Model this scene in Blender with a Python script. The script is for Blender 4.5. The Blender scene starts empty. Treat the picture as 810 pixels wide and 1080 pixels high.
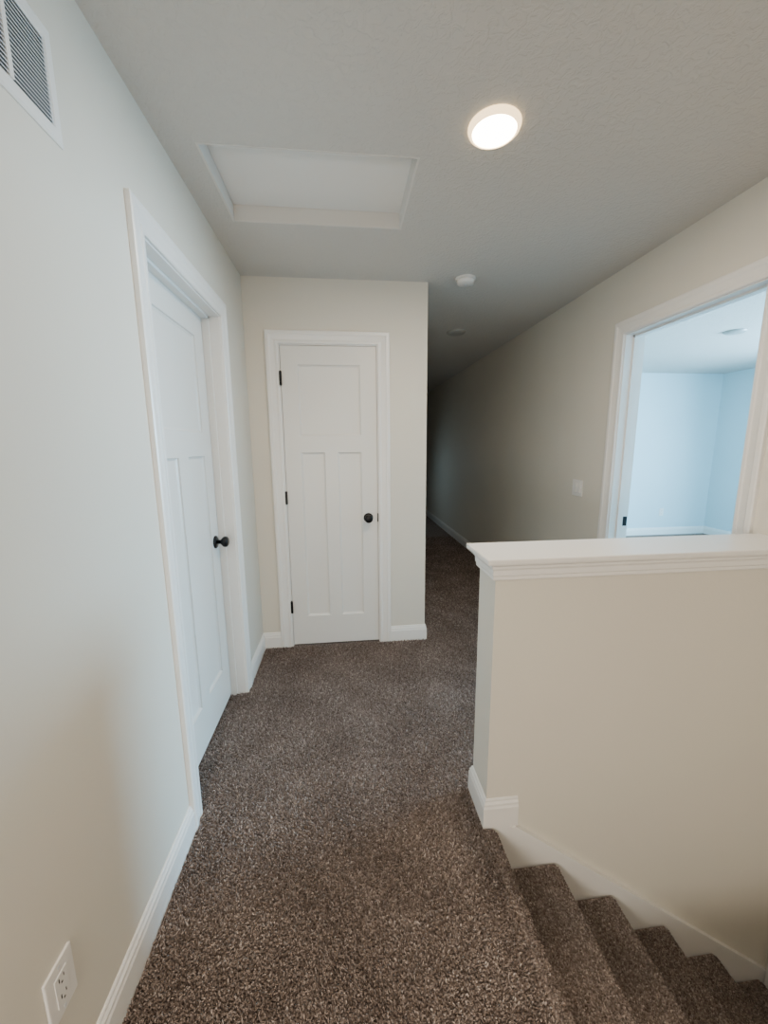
import bpy, bmesh, math, random
import numpy as np
from mathutils import Vector, Matrix
random.seed(4); rng=np.random.default_rng(7)
C=bpy.context.scene.collection
# ------------------------------------------------------------------ key dimensions (metres)
XL,D,XC,XR=-.5945,2.634,.565,1.681
ZC=2.44; XS,YH,XH,TH=.530,1.197,.4976,.150
HC=1.048; XSR=1.83; RUN,RISE=.2527,.19
YB=-2.5; YE=8.5; RX,RY=5.7,5.5
EYE=1.4117
# ------------------------------------------------------------------ materials
def nt(name):
    m=bpy.data.materials.new(name); m.use_nodes=True
    t=m.node_tree; b=t.nodes['Principled BSDF']; return m,t,b
def paint(name,col,rough=.6,scale=90,bump=.15,dist=.002,var=.03,kind='noise'):
    m,t,b=nt(name); N=t.nodes; L=t.links
    g=N.new('ShaderNodeNewGeometry')
    n=N.new('ShaderNodeTexNoise'); n.inputs['Scale'].default_value=scale; n.inputs['Detail'].default_value=3
    L.new(g.outputs['Position'],n.inputs['Vector'])
    n2=N.new('ShaderNodeTexNoise'); n2.inputs['Scale'].default_value=2.5
    L.new(g.outputs['Position'],n2.inputs['Vector'])
    mx=N.new('ShaderNodeMix'); mx.data_type='RGBA'
    mx.inputs[6].default_value=(*[c*(1-var) for c in col],1); mx.inputs[7].default_value=(*[min(1,c*(1+var)) for c in col],1)
    L.new(n2.outputs['Fac'],mx.inputs[0]); L.new(mx.outputs[2],b.inputs['Base Color'])
    b.inputs['Roughness'].default_value=rough
    if bump>0:
        h=n.outputs['Fac']
        if kind=='knock':
            v=N.new('ShaderNodeTexNoise'); v.inputs['Scale'].default_value=38; v.inputs['Detail'].default_value=5; v.inputs['Distortion'].default_value=1.0
            L.new(g.outputs['Position'],v.inputs['Vector'])
            r=N.new('ShaderNodeValToRGB'); r.color_ramp.elements[0].position=.45; r.color_ramp.elements[1].position=.58
            L.new(v.outputs['Fac'],r.inputs[0]); h=r.outputs[0]
        bp=N.new('ShaderNodeBump'); bp.inputs['Strength'].default_value=bump; bp.inputs['Distance'].default_value=dist
        L.new(h,bp.inputs['Height']); L.new(bp.outputs['Normal'],b.inputs['Normal'])
    return m
def plain(name,col,rough=.5,metal=0,emit=None,es=0):
    m,t,b=nt(name); b.inputs['Base Color'].default_value=(*col,1); b.inputs['Roughness'].default_value=rough; b.inputs['Metallic'].default_value=metal
    if emit: b.inputs['Emission Color'].default_value=(*emit,1); b.inputs['Emission Strength'].default_value=es
    return m
M_wall=paint('wall_paint',(.69,.66,.585),.65,110,.18,.0015)
M_room=paint('bedroom_wall_daylight_tint',(.54,.70,.75),.65,110,.18,.0015)  # cool daylight tint mixed into the wall colour
M_ceil=paint('ceiling_paint',(.60,.582,.55),.85,60,.5,.0025,.02,'knock')
M_trim=paint('trim_paint',(.81,.80,.775),.33,40,.03,.001,.01)
M_door=paint('door_paint',(.75,.735,.70),.38,160,.05,.0008,.01)
M_hatch=paint('hatch_paint',(.68,.66,.625),.6,60,.08,.001,.02)
M_black=plain('black_metal',(.012,.012,.013),.35,.6)
M_dark=plain('dark_void',(.02,.02,.02),.9)
M_plast=plain('white_plastic',(.80,.79,.77),.3)
M_duct=plain('duct_grey',(.17,.19,.21),.8)
M_slat=plain('slat_white',(.68,.71,.74),.4)
M_lens=plain('lamp_lens',(1,.95,.85),.4,0,(1,.82,.55),28)
M_ring=plain('lamp_trim_glow',(.80,.72,.6),.4,0,(1,.70,.36),3.2)  # glow of the lit trim set as emission, nothing shines through it
M_lensoff=plain('lamp_lens_off',(.4,.4,.38),.4)
def carpet(name,attr):
    m,t,b=nt(name); N=t.nodes; L=t.links
    r=N.new('ShaderNodeValToRGB'); e=r.color_ramp.elements
    e[0].position=0; e[0].color=(.092,.068,.058,1); e[1].position=1; e[1].color=(.58,.50,.455,1)
    for p,c in ((.35,(.182,.143,.124)),(.62,(.285,.232,.206)),(.82,(.41,.345,.312))):
        x=e.new(p); x.color=(*c,1)
    g=N.new('ShaderNodeNewGeometry')
    if attr:
        a=N.new('ShaderNodeAttribute'); a.attribute_name='tone'; L.new(a.outputs['Fac'],r.inputs[0])
    else:
        n=N.new('ShaderNodeTexNoise'); n.inputs['Scale'].default_value=130; n.inputs['Detail'].default_value=3
        L.new(g.outputs['Position'],n.inputs['Vector'])
        mr=N.new('ShaderNodeMapRange'); mr.inputs[1].default_value=.3; mr.inputs[2].default_value=.72
        L.new(n.outputs['Fac'],mr.inputs[0]); L.new(mr.outputs[0],r.inputs[0])
        bp=N.new('ShaderNodeBump'); bp.inputs['Strength'].default_value=1; bp.inputs['Distance'].default_value=.012
        L.new(n.outputs['Fac'],bp.inputs['Height']); L.new(bp.outputs['Normal'],b.inputs['Normal'])
    L.new(r.outputs[0],b.inputs['Base Color']); b.inputs['Roughness'].default_value=.95
    b.inputs['Specular IOR Level'].default_value=.15
    return m
M_carpet=carpet('carpet_backing',False); M_pile=carpet('carpet_yarn',True)
# ------------------------------------------------------------------ helpers
def link(name,bm,mat,parent=None,smooth=False):
    bmesh.ops.recalc_face_normals(bm,faces=bm.faces)
    me=bpy.data.meshes.new(name); bm.to_mesh(me); bm.free(); me.materials.append(mat)
    if smooth:
        for p in me.polygons: p.use_smooth=True
    o=bpy.data.objects.new(name,me); C.objects.link(o)
    if parent: 
        o.parent=parent; o.matrix_parent_inverse=parent.matrix_basis.inverted()
    return o
def tag(o,label,cat,group=None,kind=None):
    o['label']=label; o['category']=cat
    if group: o['group']=group
    if kind: o['kind']=kind
    return o
def empty(name,loc): 
    o=bpy.data.objects.new(name,None); o.location=loc; o.empty_display_size=.05; C.objects.link(o); return o
def box(bm,x0,x1,y0,y1,z0,z1,bev=0):
    r=bmesh.ops.create_cube(bm,size=1); vs=r['verts']
    for v in vs:
        v.co=Vector((x0 if v.co.x<0 else x1,y0 if v.co.y<0 else y1,z0 if v.co.z<0 else z1))
    if bev:
        es=list({e for v in vs for e in v.link_edges})
        bmesh.ops.bevel(bm,geom=es,offset=bev,segments=2,profile=.6,affect='EDGES')
def boxes(name,lst,mat,parent=None,bev=0):
    bm=bmesh.new()
    for b in lst: box(bm,*b,bev=bev)
    return link(name,bm,mat,parent)
def struct(name,lst,mat,label,cat):
    return tag(boxes(name,lst,mat),label,cat,kind='structure')
def lathe(bm,prof,fn,n=40):
    rings=[]
    for r,h in prof:
        if r<1e-6: rings.append([bm.verts.new(fn(0,0,h))])
        else: rings.append([bm.verts.new(fn(r*math.cos(2*math.pi*i/n),r*math.sin(2*math.pi*i/n),h)) for i in range(n)])
    for A,B in zip(rings,rings[1:]):
        for i in range(n):
            j=(i+1)%n
            if len(A)==1 and len(B)==1: continue
            if len(A)==1: bm.faces.new((A[0],B[i],B[j]))
            elif len(B)==1: bm.faces.new((A[i],A[j],B[0]))
            else: bm.faces.new((A[i],A[j],B[j],B[i]))
def sweep(bm,path,prof,side=1):
    """path: xy points on the wall face; prof: (d,z); offset to the left of travel when side=1"""
    P=[Vector(p) for p in path]; off=[]
    seg=[(P[i+1]-P[i]).normalized() for i in range(len(P)-1)]
    nn=[Vector((-s.y,s.x))*side for s in seg]
    for i in range(len(P)):
        if i==0: off.append(nn[0])
        elif i==len(P)-1: off.append(nn[-1])
        else:
            a,b=nn[i-1],nn[i]; off.append((a+b)/(1+a.dot(b)))
    rows=[[bm.verts.new((p.x+o.x*d,p.y+o.y*d,z)) for (d,z) in prof] for p,o in zip(P,off)]
    k=len(prof)
    for A,B in zip(rows,rows[1:]):
        for i in range(k): j=(i+1)%k; bm.faces.new((A[i],A[j],B[j],B[i]))
    bm.faces.new(rows[0]); bm.faces.new(rows[-1][::-1])
BASE=[(0,0),(.014,0),(.014,.082),(.011,.090),(.011,.098),(.006,.106),(.006,.112),(.003,.116),(0,.116)]
def baseboard(name,path,side,label):
    bm=bmesh.new(); sweep(bm,path,BASE,side); return tag(link(name,bm,M_trim),label,'baseboard',kind='structure')
CW=.078
CPROF=[(0,0),(0,.009),(.004,.012),(.016,.012),(.020,.009),(.026,.0095),(.048,.014),(.056,.018),(.072,.018),(CW,.015),(CW,0)]
def casing(s0,s1,zt,fn,parent,mat=None):
    bm=bmesh.new(); cols=[]
    for w,d in CPROF:
        cols.append([bm.verts.new(fn(s,z,d)) for s,z in ((s0-w,0),(s0-w,zt+w),(s1+w,zt+w),(s1+w,0))])
    n=len(cols)
    for i in range(n):
        j=(i+1)%n
        for q in range(3): bm.faces.new((cols[i][q],cols[i][q+1],cols[j][q+1],cols[j][q]))
    return link('casing',bm,mat or M_trim,parent)
def slab(s0,s1,z0,z1,fn,parent,th=.035):
    """three-panel craftsman door. fn(s,z,d): d positive towards viewer"""
    bm=bmesh.new(); W=s1-s0; st=.105*W/.61 if W<.65 else .115; mu=.085 if W<.65 else .10
    q=lambda a,b,c,d,dp=0:bm.faces.new([bm.verts.new(fn(s,z,dp)) for s,z in ((a,c),(b,c),(b,d),(a,d))])
    zb=z0+.21; zm=z0+1.36; zl=z0+1.47; zt=z1-.115
    cx=(s0+s1)/2
    q(s0,s0+st,z0,z1); q(s1-st,s1,z0,z1); q(s0+st,s1-st,z0,zb); q(s0+st,s1-st,zm,zl); q(s0+st,s1-st,zt,z1); q(cx-mu/2,cx+mu/2,zb,zm)
    def pan(a,b,c,d):
        e1,e2,dp=.003,.012,-.011
        R=[]
        for e,h in ((0,0),(e1,-.006),(e2,dp)):
            R.append([bm.verts.new(fn(s,z,h)) for s,z in ((a+e,c+e),(b-e,c+e),(b-e,d-e),(a+e,d-e))])
        for A,B in zip(R,R[1:]):
            for i in range(4): j=(i+1)%4; bm.faces.new((A[i],A[j],B[j],B[i]))
        bm.faces.new(R[-1])
    pan(s0+st,s1-st,zl,zt); pan(s0+st,cx-mu/2,zb,zm); pan(cx+mu/2,s1-st,zb,zm)
    f=[bm.verts.new(fn(s,z,0)) for s,z in ((s0,z0),(s1,z0),(s1,z1),(s0,z1))]
    k=[bm.verts.new(fn(s,z,-th)) for s,z in ((s0,z0),(s1,z0),(s1,z1),(s0,z1))]
    for i in range(4): j=(i+1)%4; bm.faces.new((f[i],f[j],k[j],k[i]))
    bm.faces.new(k)
    me=bpy.data.meshes.new('door_slab'); bm.to_mesh(me); bm.free(); me.materials.append(M_door)
    o=bpy.data.objects.new('door_slab',me); C.objects.link(o); o.parent=parent; o.matrix_parent_inverse=parent.matrix_basis.inverted(); return o
def knob(fn,parent):
    bm=bmesh.new(); lathe(bm,[(0,.0),(.033,0),(.033,.005),(.029,.009),(.0,.0095)],fn); ro=link('rosette',bm,M_black,parent,True)
    bm=bmesh.new(); lathe(bm,[(0,.008),(.011,.008),(.0105,.028),(.018,.034),(.026,.042),(.0285,.052),(.026,.061),(.018,.066),(0,.0675)],fn)
    k=link('knob',bm,M_black,parent,True); return k
def hinge(fn,parent,z):
    bm=bmesh.new(); 
    n=14
    for zz0,zz1,r in ((z-.042,z-.015,.0058),(z-.014,z+.014,.0058),(z+.015,z+.042,.0058),(z-.046,z-.0425,.0045),(z+.0425,z+.046,.0045)):
        A=[];B=[]
        for i in range(n):
            a=2*math.pi*i/n
            A.append(bm.verts.new(fn(r*math.cos(a),zz0,r*math.sin(a)))); B.append(bm.verts.new(fn(r*math.cos(a),zz1,r*math.sin(a))))
        for i in range(n): j=(i+1)%n; bm.faces.new((A[i],A[j],B[j],B[i]))
        bm.faces.new(A); bm.faces.new(B)
    vs=[bm.verts.new(fn(s,zz,d)) for s,zz,d in ((-.008,z-.042,-.006),(.008,z-.042,-.006),(.008,z+.042,-.006),(-.008,z+.042,-.006),(-.008,z-.042,-.003),(.008,z-.042,-.003),(.008,z+.042,-.003),(-.008,z+.042,-.003))]
    for f in ((0,1,2,3),(4,5,6,7),(0,1,5,4),(1,2,6,5),(2,3,7,6),(3,0,4,7)): bm.faces.new([vs[i] for i in f])
    return link('hinge',bm,M_black,parent)
# ------------------------------------------------------------------ openings
ZH=2.048                                  # underside of the head jamb
LJ0,LJ1=1.3755,2.120                      # left door jamb faces
CJ0,CJ1=-.386,.230                        # closet jamb faces
RJ0,RJ1=1.488,2.269                       # bedroom doorway jamb faces
JT=.018
# ------------------------------------------------------------------ setting: walls
struct('wall_left',[(XL-.12,XL,YB,LJ0-JT,0,ZC),(XL-.12,XL,LJ1+JT,D+.12,0,ZC),(XL-.12,XL,LJ0-JT,LJ1+JT,ZH+JT,ZC)],M_wall,'off-white painted left wall with the air grille and recessed door','wall')
struct('wall_closet',[(XL,CJ0-JT,D,D+.12,0,ZC),(CJ1+JT,XC,D,D+.12,0,ZC),(CJ0-JT,CJ1+JT,D,D+.12,ZH+JT,ZC)],M_wall,'short cream wall around the closet door at the end of the landing','wall')
struct('wall_hall_left',[(XC-.12,XC,D+.12,YE,0,ZC)],M_wall,'dark left wall of the long hallway behind the closet','wall')
struct('wall_right',[(XR,XR+.12,YH+.02,RJ0-JT,0,ZC),(XR,XR+.12,RJ1+JT,YE,0,ZC),(XR,XR+.12,RJ0-JT,RJ1+JT,ZH+JT,ZC)],M_wall,'long right wall of the hallway with the bright open doorway','wall')
struct('wall_hall_end',[(XC-.12,XR+.12,YE,YE+.12,0,ZC)],M_wall,'dark wall closing the far end of the hallway','wall')
struct('wall_stair_right',[(XSR,XSR+.12,YB,YH,-3,ZC)],M_wall,'wall at the right foot of the stairs','wall')
struct('wall_back',[(XL-.12,XSR+.12,YB-.12,YB,-3,ZC)],M_wall,'wall behind the viewpoint','wall')
struct('wall_room_near',[(XR+.12,RX,YH+.033,YH+.153,0,ZC)],M_room,'near wall of the bright bedroom','wall')
struct('wall_room_far',[(XR+.12,RX,RY,RY+.12,0,ZC)],M_room,'far wall of the bedroom, cool daylight tint in its colour, seen through the doorway','wall')
struct('wall_room_right',[(RX,RX+.12,YH,RY+.12,0,ZC)],M_room,'right wall of the bedroom meeting its far wall in a corner','wall')
struct('wall_half',[(XH,XSR+.12,YH,YH+TH,0,HC-.019),(XS+.002,XSR+.12,YH,YH+TH,-3,0)],M_wall,'cream half wall guarding the stairwell','wall')
struct('wall_stairwell_near',[(XS,XSR,.13,.25,-3,-.01)],M_wall,'wall below the floor on the near side of the stairwell','wall')
# ceiling with the hatch hole
hx0,hx1,hy0,hy1=-.478,.3035,1.572,2.046
struct('ceiling',[(XL-.12,hx0,YB-.12,YE+.12,ZC,ZC+.12),(hx1,RX+.12,YB-.12,YE+.12,ZC,ZC+.12),(hx0,hx1,YB-.12,hy0,ZC,ZC+.12),(hx0,hx1,hy1,YE+.12,ZC,ZC+.12)],M_ceil,'grey white textured ceiling over landing and hallway','ceiling')
# floor
struct('floor',[(XL-.12,XS-.030,YB-.12,YE+.12,-.25,0),(XS-.030,RX+.12,YH+TH,YE+.12,-.25,0),(XS-.030,XSR,YB-.12,.13,-.25,0)],M_carpet,'brown carpeted floor of landing and hallway','floor')
# ------------------------------------------------------------------ baseboards and trims
cl=LJ0-.006-CW; cr=LJ1+.006+CW
baseboard('baseboard_left',[(XL,cl),(XL,YB)],1,'white baseboard along the near left wall')
baseboard('baseboard_corner',[(CJ0-.006-CW,D),(XL,D),(XL,cr)],1,'white baseboard turning the corner between left door and closet door')
baseboard('baseboard_closet',[(CJ1+.006+CW,D),(XC,D),(XC,YE)],-1,'white baseboard right of the closet door wrapping into the hallway')
baseboard('baseboard_right',[(XR,RJ1+.006+CW),(XR,YE)],1,'white baseboard on the right wall running down the dark hallway')
baseboard('baseboard_half',[(XR,YH+TH),(XH,YH+TH),(XH,YH),(.618,YH)],-1,'white baseboard wrapping the foot of the half wall end')
baseboard('baseboard_room',[(XR+.12,RY),(RX,RY),(RX,YH+.15)],-1,'white baseboard around the bright bedroom')
# half wall cap and apron moulding
bm=bmesh.new(); box(bm,XH-.043,XSR,YH-.04,YH+TH+.04,HC-.019,HC,bev=.005)
tag(link('trim_1',bm,M_trim),'flat white cap board on top of the half wall','cap',kind='structure')
bm=bmesh.new(); z=HC-.019
AP=[(0,z-.062),(.009,z-.062),(.012,z-.058),(.012,z-.048),(.015,z-.043),(.015,z-.026),(.020,z-.018),(.020,z-.011),(.028,z-.004),(.028,z),(0,z)]
sweep(bm,[(XSR,YH+TH),(XH,YH+TH),(XH,YH),(XSR,YH)],AP,-1)
tag(link('trim_2',bm,M_trim),'stepped white moulding under the half wall cap','moulding',kind='structure')
# skirt board on half wall face
sl=RISE/RUN
def prism_y(bm,pts,y0,y1):
    A=[bm.verts.new((x,y0,z)) for x,z in pts]; B=[bm.verts.new((x,y1,z)) for x,z in pts]
    n=len(pts)
    for i in range(n): j=(i+1)%n; bm.faces.new((A[i],A[j],B[j],B[i]))
    bm.faces.new(A); bm.faces.new(B)
off=.060
tz=lambda x: off-(x-XS)*sl
xk=XS+off/sl
bm=bmesh.new(); prism_y(bm,[(XS-.016,0),(xk,0),(XSR,tz(XSR)),(XSR,tz(XSR)-.5),(XS-.016,-.45)],YH-.012,YH)
prism_y(bm,[(xk,0),(XSR,tz(XSR)),(XSR,tz(XSR)-.016),(xk-.018,-.003)],YH-.0185,YH-.0121)
tag(link('trim_3',bm,M_trim),'white skirt board sloping down the half wall beside the stairs','skirt board',kind='structure')
boxes_=boxes('trim_4',[(XSR-.014,XSR,.25,YH-.02,-1.6,-.80)],M_trim); tag(boxes_,'white board at the right foot of the stairs','skirt board',kind='structure')
boxes_=boxes('trim_5',[(XS,XSR,.25,.262,-1.6,-.02)],M_trim); tag(boxes_,'white skirt board on the near side of the stairs','skirt board',kind='structure')
# ------------------------------------------------------------------ door 1 : left, recessed
d1=empty('door_1',(XL,(LJ0+LJ1)/2,0)); tag(d1,'white three-panel door set back in the left wall','door',kind='structure')
fl=lambda s,z,d:(XL+d,s,z)
casing(LJ0-.006,LJ1+.006,ZH+.006,fl,d1)
boxes('jamb',[(XL-.12,XL,LJ0-JT,LJ0,0,ZH+JT),(XL-.12,XL,LJ1,LJ1+JT,0,ZH+JT),(XL-.12,XL,LJ0,LJ1,ZH,ZH+JT)],M_trim,d1)
SR=.083
boxes('door_stop',[(XL-SR+.001,XL-SR+.034,LJ0,LJ0+.011,0,ZH),(XL-SR+.001,XL-SR+.034,LJ1-.011,LJ1,0,ZH),(XL-SR+.001,XL-SR+.034,LJ0,LJ1,ZH-.011,ZH)],M_trim,d1)
fs=lambda s,z,d:(XL-SR+d,s,z)
slab(LJ0+.003,LJ1-.003,.012,ZH-.003,fs,d1)
ky=LJ1-.068
knob(lambda a,b,h:(XL-SR+h,ky+a,.925+b),d1)
# ------------------------------------------------------------------ door 2 : closet
d2=empty('door_2',((CJ0+CJ1)/2,D,0)); tag(d2,'narrow white three-panel closet door with black hinges, facing the landing','door',kind='structure')
fc=lambda s,z,d:(s,D-d,z)
casing(CJ0-.006,CJ1+.006,ZH+.006,fc,d2)
boxes('jamb',[(CJ0-JT,CJ0,D,D+.12,0,ZH+JT),(CJ1,CJ1+JT,D,D+.12,0,ZH+JT),(CJ0,CJ1,D,D+.12,ZH,ZH+JT)],M_trim,d2)
fk=lambda s,z,d:(s,D+.003-d,z)
slab(CJ0+.003,CJ1-.003,.014,ZH-.003,fk,d2)
knob(lambda a,b,h:(CJ1-.068+a,D+.003-h,.925+b),d2)
for hz in (.30,1.075,1.845): hinge(lambda a,z,c:(CJ0+.001+a,D-.006+c,z),d2,hz)
boxes('latch_plate',[(CJ1-.006,CJ1+.001,D-.003,D+.004,.895,.955)],M_black,d2)
boxes('door_stop',[(CJ0,CJ0+.011,D+.04,D+.07,0,ZH),(CJ1-.011,CJ1,D+.04,D+.07,0,ZH),(CJ0,CJ1,D+.04,D+.07,ZH-.011,ZH)],M_trim,d2)
# ------------------------------------------------------------------ door 3 : bedroom doorway
d3=empty('door_3',(XR,(RJ0+RJ1)/2,0)); tag(d3,'white cased open doorway in the right wall above the half wall','doorway',kind='structure')
fr=lambda s,z,d:(XR-d,s,z)
casing(RJ0-.006,RJ1+.006,ZH+.006,fr,d3)
casing(RJ0-.006,RJ1+.006,ZH+.006,lambda s,z,d:(XR+.12+d,s,z),d3)
boxes('jamb',[(XR,XR+.12,RJ0-JT,RJ0,0,ZH+JT),(XR,XR+.12,RJ1,RJ1+JT,0,ZH+JT),(XR,XR+.12,RJ0,RJ1,ZH,ZH+JT)],M_trim,d3)
boxes('door_stop',[(XR+.048,XR+.082,RJ0,RJ0+.011,0,ZH),(XR+.048,XR+.082,RJ1-.011,RJ1,0,ZH),(XR+.048,XR+.082,RJ0,RJ1,ZH-.011,ZH)],M_trim,d3)
boxes('strike_plate',[(XR+.09,XR+.118,RJ1-.002,RJ1+.001,.895,.955)],M_black,d3)
# ------------------------------------------------------------------ attic hatch
h=empty('attic_hatch',((hx0+hx1)/2,(hy0+hy1)/2,ZC)); tag(h,'white rectangular attic access hatch recessed in the ceiling','hatch')
hd=.066; t=.008
boxes('frame',[(hx0,hx0+t,hy0,hy1,ZC-.001,ZC+.118),(hx1-t,hx1,hy0,hy1,ZC-.001,ZC+.118),(hx0+t,hx1-t,hy0,hy0+t,ZC-.001,ZC+.118),(hx0+t,hx1-t,hy1-t,hy1,ZC-.001,ZC+.118)],M_hatch,h)
boxes('panel',[(hx0+t+.001,hx1-t-.001,hy0+t+.001,hy1-t-.001,ZC+hd,ZC+hd+.016)],M_trim,h)
# ------------------------------------------------------------------ ceiling fixtures
def disc_light(x,y,label,on,group='round ceiling lights'):
    e=empty('ceiling_light',(x,y,ZC)); tag(e,label,'ceiling light',group)
    fn=lambda a,b,hh:(x+a,y+b,ZC-hh)
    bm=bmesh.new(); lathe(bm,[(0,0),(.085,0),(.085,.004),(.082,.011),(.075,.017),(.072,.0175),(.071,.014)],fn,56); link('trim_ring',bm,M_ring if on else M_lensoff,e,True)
    bm=bmesh.new(); lathe(bm,[(.071,.014),(.066,.018),(.05,.0205),(.03,.022),(0,.0225)],fn,56); link('lens',bm,M_lens if on else M_lensoff,e,True)
    return e
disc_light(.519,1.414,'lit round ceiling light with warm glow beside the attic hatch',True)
disc_light(1.056,3.685,'unlit round ceiling light deep in the dark hallway',False)
disc_light(3.65,3.47,'unlit round ceiling light inside the bright bedroom',False)
disc_light(-.3,-.8,'added lit round ceiling light, out of view behind the viewpoint',True)  # unseen fixture added to go with the rear fill
e=empty('smoke_detector',(.788,2.56,ZC)); tag(e,'small round white smoke detector on the ceiling at the hallway mouth','smoke detector')
fn=lambda a,b,hh:(.788+a,2.56+b,ZC-hh)
bm=bmesh.new(); lathe(bm,[(0,0),(.064,0),(.064,.008),(.060,.011),(0,.011)],fn,40); link('mounting_base',bm,M_plast,e)
bm=bmesh.new(); lathe(bm,[(.055,.011),(.057,.015),(.053,.029),(.045,.035),(.02,.037),(0,.037)],fn,40); link('cover',bm,M_plast,e,True)
bm=bmesh.new(); lathe(bm,[(0,.0365),(.011,.0365),(.010,.0395),(0,.040)],fn,20); link('test_button',bm,M_slat,e)
# ------------------------------------------------------------------ air grille on left wall
vy1=1.035; vy0=.625; vz0=2.056; vz1=2.272
g=empty('air_grille',(XL,(vy0+vy1)/2,(vz0+vz1)/2)); tag(g,'white louvred return air grille high on the left wall','air grille')
bm=bmesh.new(); R=[]
for ins,d in ((0,0),(0,.003),(.005,.006),(.022,.006),(.026,.003),(.026,0)):
    R.append([bm.verts.new((XL+d,y,z)) for y,z in ((vy0+ins,vz0+ins*1.2),(vy1-ins,vz0+ins*1.2),(vy1-ins,vz1-ins*1.2),(vy0+ins,vz1-ins*1.2))])
for A,B in zip(R,R[1:]+R[:1]):
    for i in range(4): j=(i+1)%4; bm.faces.new((A[i],A[j],B[j],B[i]))
link('frame',bm,M_plast,g)
iy0,iy1,iz0,iz1=vy0+.026,vy1-.026,vz0+.031,vz1-.031
boxes('duct_backing',[(XL+.0002,XL+.0008,iy0-.002,iy1+.002,iz0-.002,iz1+.002)],M_duct,g)
bm=bmesh.new(); zz=iz0+.002
while zz<iz1-.004:
    vs=[bm.verts.new(p) for p in ((XL+.001,iy0,zz+.0055),(XL+.001,iy1,zz+.0055),(XL+.0058,iy1,zz),(XL+.0058,iy0,zz),(XL+.0058,iy1,zz+.0026),(XL+.0058,iy0,zz+.0026))]
    bm.faces.new(vs[:4]); bm.faces.new((vs[3],vs[2],vs[4],vs[5])); bm.faces.new((vs[5],vs[4],vs[1],vs[0]))
    zz+=.0082
link('louvres',bm,M_slat,g)
for i in range(1,4):
    yy=iy1-i*.106
    boxes('divider',[(XL+.0008,XL+.0066,yy-.005,yy+.005,iz0,iz1)],M_plast,g)
# ------------------------------------------------------------------ outlets and switch
def outlet(name,label,mapf):
    e=empty(name,mapf(0,0,0)); tag(e,label,'outlet','wall outlets')
    def bx(nm,s0,s1,z0,z1,d0,d1,mat,par,bev=0):
        a=mapf(s0,z0,d0); b=mapf(s1,z1,d1)
        bm=bmesh.new(); box(bm,min(a[0],b[0]),max(a[0],b[0]),min(a[1],b[1]),max(a[1],b[1]),min(a[2],b[2]),max(a[2],b[2]),bev=bev)
        return link(nm,bm,mat,par)
    bx('plate',-.036,.036,-.059,.059,0,.006,M_plast,e,.0025)
    r=bx('receptacle',-.0165,.0165,-.0335,.0335,.004,.0075,M_plast,e,.001)
    for cz in (-.019,.019):
        for s0,s1,z0,z1 in ((-.0075,-.0052,-.002,.008),(.0052,.0072,-.001,.007),(-.002,.002,-.0095,-.0055)):
            bx('slot',s0,s1,cz+z0,cz+z1,.0074,.0078,M_dark,r)
    for cz in (-.048,.048):
        bx('screw',-.003,.003,cz-.003,cz+.003,.0055,.0066,M_slat,e,.0009)
outlet('wall_outlet','white duplex outlet low on the near left wall',lambda s,z,d:(XL+d,.672+s,.348+z))
outlet('wall_outlet','small outlet low on the far wall of the bright bedroom',lambda s,z,d:(4.93+s,RY-d,.36+z))
e=empty('light_switch',(XR,2.63,1.105)); tag(e,'white double rocker light switch on the right wall left of the doorway','light switch')
boxes('plate',[(XR-.007,XR,2.63-.058,2.63+.058,1.105-.059,1.105+.059)],M_plast,e,.0025)
for yy in (2.607,2.653):
    bm=bmesh.new(); prof=[(0,-.033),(.012,-.033),(.0085,0),(.0095,.033),(0,.033)]
    A=[bm.verts.new((XR-.002-d,yy-.0165,1.105+z)) for d,z in prof]; B=[bm.verts.new((XR-.002-d,yy+.0165,1.105+z)) for d,z in prof]
    for i in range(5): j=(i+1)%5; bm.faces.new((A[i],A[j],B[j],B[i]))
    bm.faces.new(A); bm.faces.new(B); link('rocker',bm,M_plast,e)
# ------------------------------------------------------------------ stairs
NR=.015; OH=.042
def nose(x,z):
    return [(x-NR+NR*math.cos(a),z-NR+NR*math.sin(a)) for a in [math.radians(q) for q in (90,70,50,30,10,-10,-30,-50,-70,-90)]]
st=empty('staircase',(XS,.72,-.19)); tag(st,'brown carpeted stairs going down to the right beside the half wall','stairs')
sy0,sy1=.263,YH-.019
for k in range(1,7):
    xn=XS+k*RUN; zt=-k*RISE
    pts=[(xn-RUN-OH,zt)]+(nose(xn,zt) if k<6 else [(XSR-.015,zt)])
    xe=(xn-OH) if k<6 else XSR-.015
    pts+= [(xe,zt-2*NR-.002),(xe,zt-RISE),(xn-RUN-OH,zt-RISE)]
    bm=bmesh.new(); prism_y(bm,pts,sy0,sy1); link('stair_step',bm,M_carpet,st)
bm=bmesh.new(); prism_y(bm,[(XS-.0295,0)]+nose(XS,0)+[(XS-.0295,-.030)],sy0,sy1); link('landing_nosing',bm,M_carpet,st)
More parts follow.
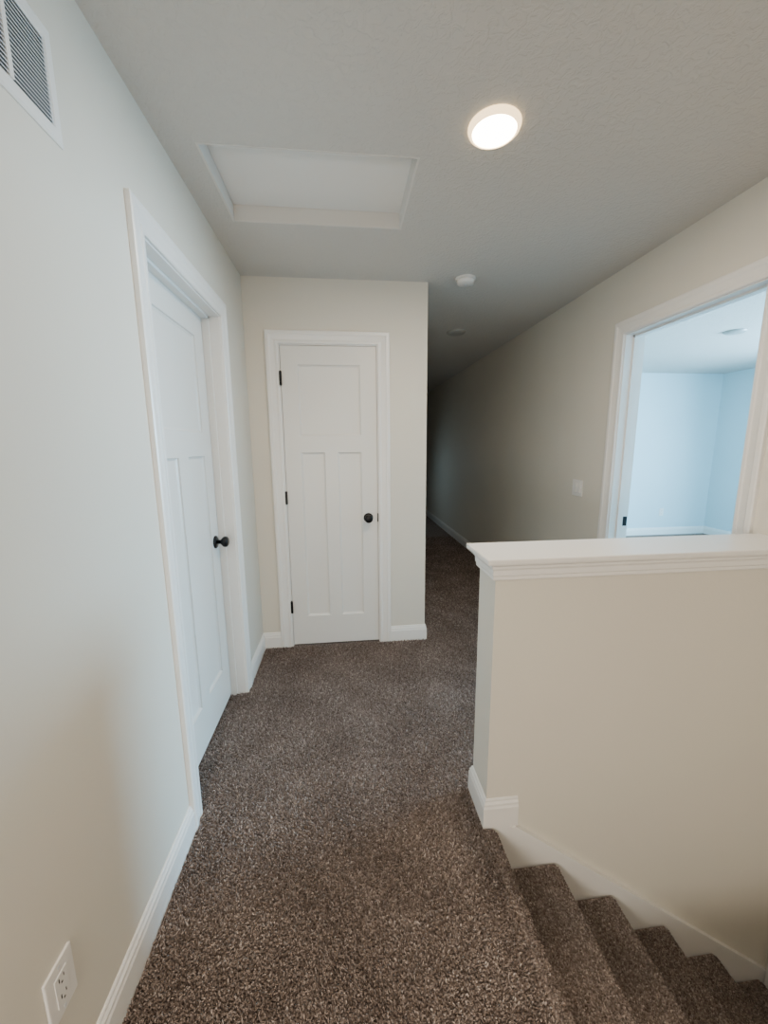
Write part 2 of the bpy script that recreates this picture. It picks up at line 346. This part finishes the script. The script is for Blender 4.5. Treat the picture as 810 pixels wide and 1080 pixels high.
# ------------------------------------------------------------------ carpet pile
def tufts(name,P,Nrm,h,r,parent=None,ls=.36):
    n=len(P); 
    lean=rng.normal(0,ls,(n,3))
    low=np.stack([np.sin(P[:,0]*9+P[:,1]*5)+np.sin(P[:,1]*13-P[:,0]*4),np.cos(P[:,0]*7-P[:,1]*8),np.zeros(n)],1)*.20
    d=Nrm+lean+low; d/=np.linalg.norm(d,axis=1)[:,None]
    d2=Nrm*.8+lean*1.6+low+rng.normal(0,.25,(n,3)); d2/=np.linalg.norm(d2,axis=1)[:,None]
    hh=h*rng.uniform(.85,1.12,n)[:,None]; rr=(r*rng.uniform(.8,1.25,n))[:,None]
    ref=np.where(np.abs(d[:,2:3])>.9,np.array([[1.,0,0]]),np.array([[0,0,1.]]))
    u=np.cross(d,ref); u/=np.linalg.norm(u,axis=1)[:,None]; v=np.cross(d,u)
    ph=rng.uniform(0,6.28,n)
    V=np.zeros((n,9,3))
    mid=P+d*hh*.55; top=mid+d2*hh*.5
    for i in range(3):
        for ring,(c,s,tw) in enumerate(((P-Nrm*.001,.85,0),(mid,1.15,.5),(top,.75,1.0))):
            a=ph+i*2.0944+tw
            V[:,ring*3+i]=c+rr*s*(u*np.cos(a)[:,None]+v*np.sin(a)[:,None])
    q=[]
    for ring in (0,1):
        for i in range(3):
            j=(i+1)%3; q.append((ring*3+i,ring*3+j,ring*3+3+j,ring*3+3+i))
    q=np.array(q).ravel(); loops=np.concatenate([q,[6,7,8]])
    LI=(loops[None,:]+9*np.arange(n)[:,None]).ravel().astype(np.int32)
    sizes=np.tile([4]*6+[3],n); starts=np.concatenate([[0],np.cumsum(sizes)[:-1]]).astype(np.int32)
    me=bpy.data.meshes.new(name); me.vertices.add(n*9); me.vertices.foreach_set('co',V.astype(np.float32).ravel())
    me.loops.add(len(LI)); me.loops.foreach_set('vertex_index',LI)
    me.polygons.add(len(sizes)); me.polygons.foreach_set('loop_start',starts)
    try: me.polygons.foreach_set('loop_total',sizes.astype(np.int32))
    except Exception: pass
    me.update(calc_edges=True)
    patch=.09*np.sin(P[:,0]*11+2*np.sin(P[:,1]*6))*np.sin(P[:,1]*9+1.5*np.sin(P[:,0]*7))
    tone=np.clip(rng.beta(3.0,3.6,n)+patch+.08*np.sin(P[:,0]*170+3*np.sin(P[:,1]*90))*np.sin(P[:,1]*150),0,1)
    at=me.attributes.new('tone','FLOAT','POINT'); at.data.foreach_set('value',np.repeat(tone,9).astype(np.float32))
    me.materials.append(M_pile)
    o=bpy.data.objects.new(name,me); C.objects.link(o)
    if parent: o.parent=parent; o.matrix_parent_inverse=parent.matrix_basis.inverted()
    return o
def grid(x0,x1,y0,y1,s):
    nx=int((x1-x0)/s); ny=int((y1-y0)/s)
    X,Y=np.meshgrid(x0+(np.arange(nx)+.5)*(x1-x0)/nx,y0+(np.arange(ny)+.5)*(y1-y0)/ny)
    X=X.ravel()+rng.uniform(-.5,.5,nx*ny)*s; Y=Y.ravel()+rng.uniform(-.5,.5,nx*ny)*s
    return np.stack([X,Y,np.zeros_like(X)],1)
A=np.concatenate([grid(XL+.018,XS-.040,.15,YH-.022,.0055),
  grid(XL+.018,XH-.022,YH-.022,YH+TH+.02,.0057),
  grid(XL+.018,XH-.022,YH+TH+.02,D-.018,.0066),
  grid(XL-.080,XL+.018,LJ0+.004,LJ1-.004,.0075)])
up=np.tile([[0,0,1.]],(len(A),1))
a=tufts('carpet_pile',A,up,.0108,.0025); tag(a,'speckled brown shag carpet pile of the landing','carpet',kind='stuff')
bands=[(grid(XH-.022,.95,YH+TH+.02,D-.018,.0066),.0025),(grid(.95,XR-.02,YH+TH+.02,D-.018,.009),.0034),
  (grid(XC+.02,XR-.02,D-.018,3.3,.0078),.0029),(grid(XC+.02,XR-.02,3.3,4.2,.0098),.0036),(grid(XC+.02,XR-.02,4.2,5.8,.0125),.0046)]
Bp=np.concatenate([x for x,_ in bands]); Br=np.concatenate([np.full(len(x),r) for x,r in bands])
b=tufts('carpet_pile',Bp,np.tile([[0,0,1.]],(len(Bp),1)),.0108,Br); tag(b,'dark brown carpet pile running down the hallway','carpet',kind='stuff')
# stair pile along the profile
path=[(XS-.029,0)]
for k in range(0,6):
    xn=XS+k*RUN; zt=-k*RISE
    path+=nose(xn,zt)+[(xn-OH,zt-2*NR-.002),(xn-OH,zt-RISE)]
path+=[(XSR-.02,-6*RISE)]
path=np.array(path); sg=np.diff(path,axis=0); ln=np.hypot(sg[:,0],sg[:,1]); cum=np.concatenate([[0],np.cumsum(ln)])
s=.0052; T=cum[-1]; ns=int(T/s); ny=int((sy1-.008-sy0-.01)/s)
tt=(np.arange(ns)+.5)*T/ns
TT,YY=np.meshgrid(tt,sy0+.01+(np.arange(ny)+.5)*s); TT=np.clip(TT.ravel()+rng.uniform(-.5,.5,TT.size)*s,0,T-1e-5); YY=YY.ravel()+rng.uniform(-.5,.5,YY.size)*s
idx=np.clip(np.searchsorted(cum,TT,side='right')-1,0,len(ln)-1); fr_=(TT-cum[idx])/np.maximum(ln[idx],1e-6)
PX=path[idx,0]+sg[idx,0]*fr_; PZ=path[idx,1]+sg[idx,1]*fr_
nx_=-sg[idx,1]/np.maximum(ln[idx],1e-6); nz_=sg[idx,0]/np.maximum(ln[idx],1e-6)
P=np.stack([PX,YY,PZ],1); NN=np.stack([nx_,np.zeros_like(nx_),nz_],1)
c=tufts('carpet_pile',P,NN,.0060,.0024,st,.16); c['kind']='stuff'
# ------------------------------------------------------------------ lights
def area(name,loc,target,size,energy,col,shape='SQUARE',sy=None,spread=180):
    l=bpy.data.lights.new(name,'AREA'); l.energy=energy; l.color=col; l.shape=shape; l.size=size
    if sy: l.size_y=sy
    l.spread=math.radians(spread)
    o=bpy.data.objects.new(name,l); o.location=loc; C.objects.link(o)
    o.rotation_euler=(Vector(target)-Vector(loc)).to_track_quat('-Z','Y').to_euler(); return o
area('landing_lamp',(.519,1.414,ZC-.030),(.519,1.414,0),.13,21,(1,.84,.66),'DISK')
area('rear_fill_lamp',(-.3,-.8,ZC-.030),(-.3,-.8,0),.13,20,(1,.86,.69),'DISK')  # added fill under the unseen rear fixture, lights half wall and stairs
area('bedroom_window_light',(RX-.05,2.6,1.5),(XR,2.3,1.2),1.7,600,(.42,.74,1.0),'RECTANGLE',1.3)
area('rear_fill_light',(-.38,-1.5,.95),(1.0,1.2,.1),.45,34,(1.0,.91,.80),'RECTANGLE',.45)  # added low fill, no window here; side light for the stair treads
area('hall_fill_light',(XC+.04,6.6,1.0),(XR,5.8,.1),.5,2.2,(.55,.82,1.0),'RECTANGLE',.8)  # added free-floating light to brighten the far hallway baseboard
w=bpy.data.worlds.new('world'); w.use_nodes=True; bpy.context.scene.world=w
w.node_tree.nodes['Background'].inputs[0].default_value=(.6,.75,.9,1); w.node_tree.nodes['Background'].inputs[1].default_value=.3
# ------------------------------------------------------------------ camera
yaw,pitch,roll,f=.1025,.1682,-.0082,408.43
cy,sy,cp,sp=math.cos(yaw),math.sin(yaw),math.cos(pitch),math.sin(pitch)
Rv=Vector((cy,-sy,0)); U=Vector((sy*sp,cy*sp,cp)); F=Vector((sy*cp,cy*cp,-sp))
R2=math.cos(roll)*Rv+math.sin(roll)*U; U2=-math.sin(roll)*Rv+math.cos(roll)*U
cam=bpy.data.cameras.new('camera'); co=bpy.data.objects.new('camera',cam); C.objects.link(co)
mw=Matrix((R2,U2,-F)).transposed().to_4x4(); mw.translation=Vector((0,0,EYE)); co.matrix_world=mw
cam.sensor_fit='HORIZONTAL'; cam.sensor_width=36; cam.lens=36*f/810; cam.clip_start=.02
bpy.context.scene.camera=co
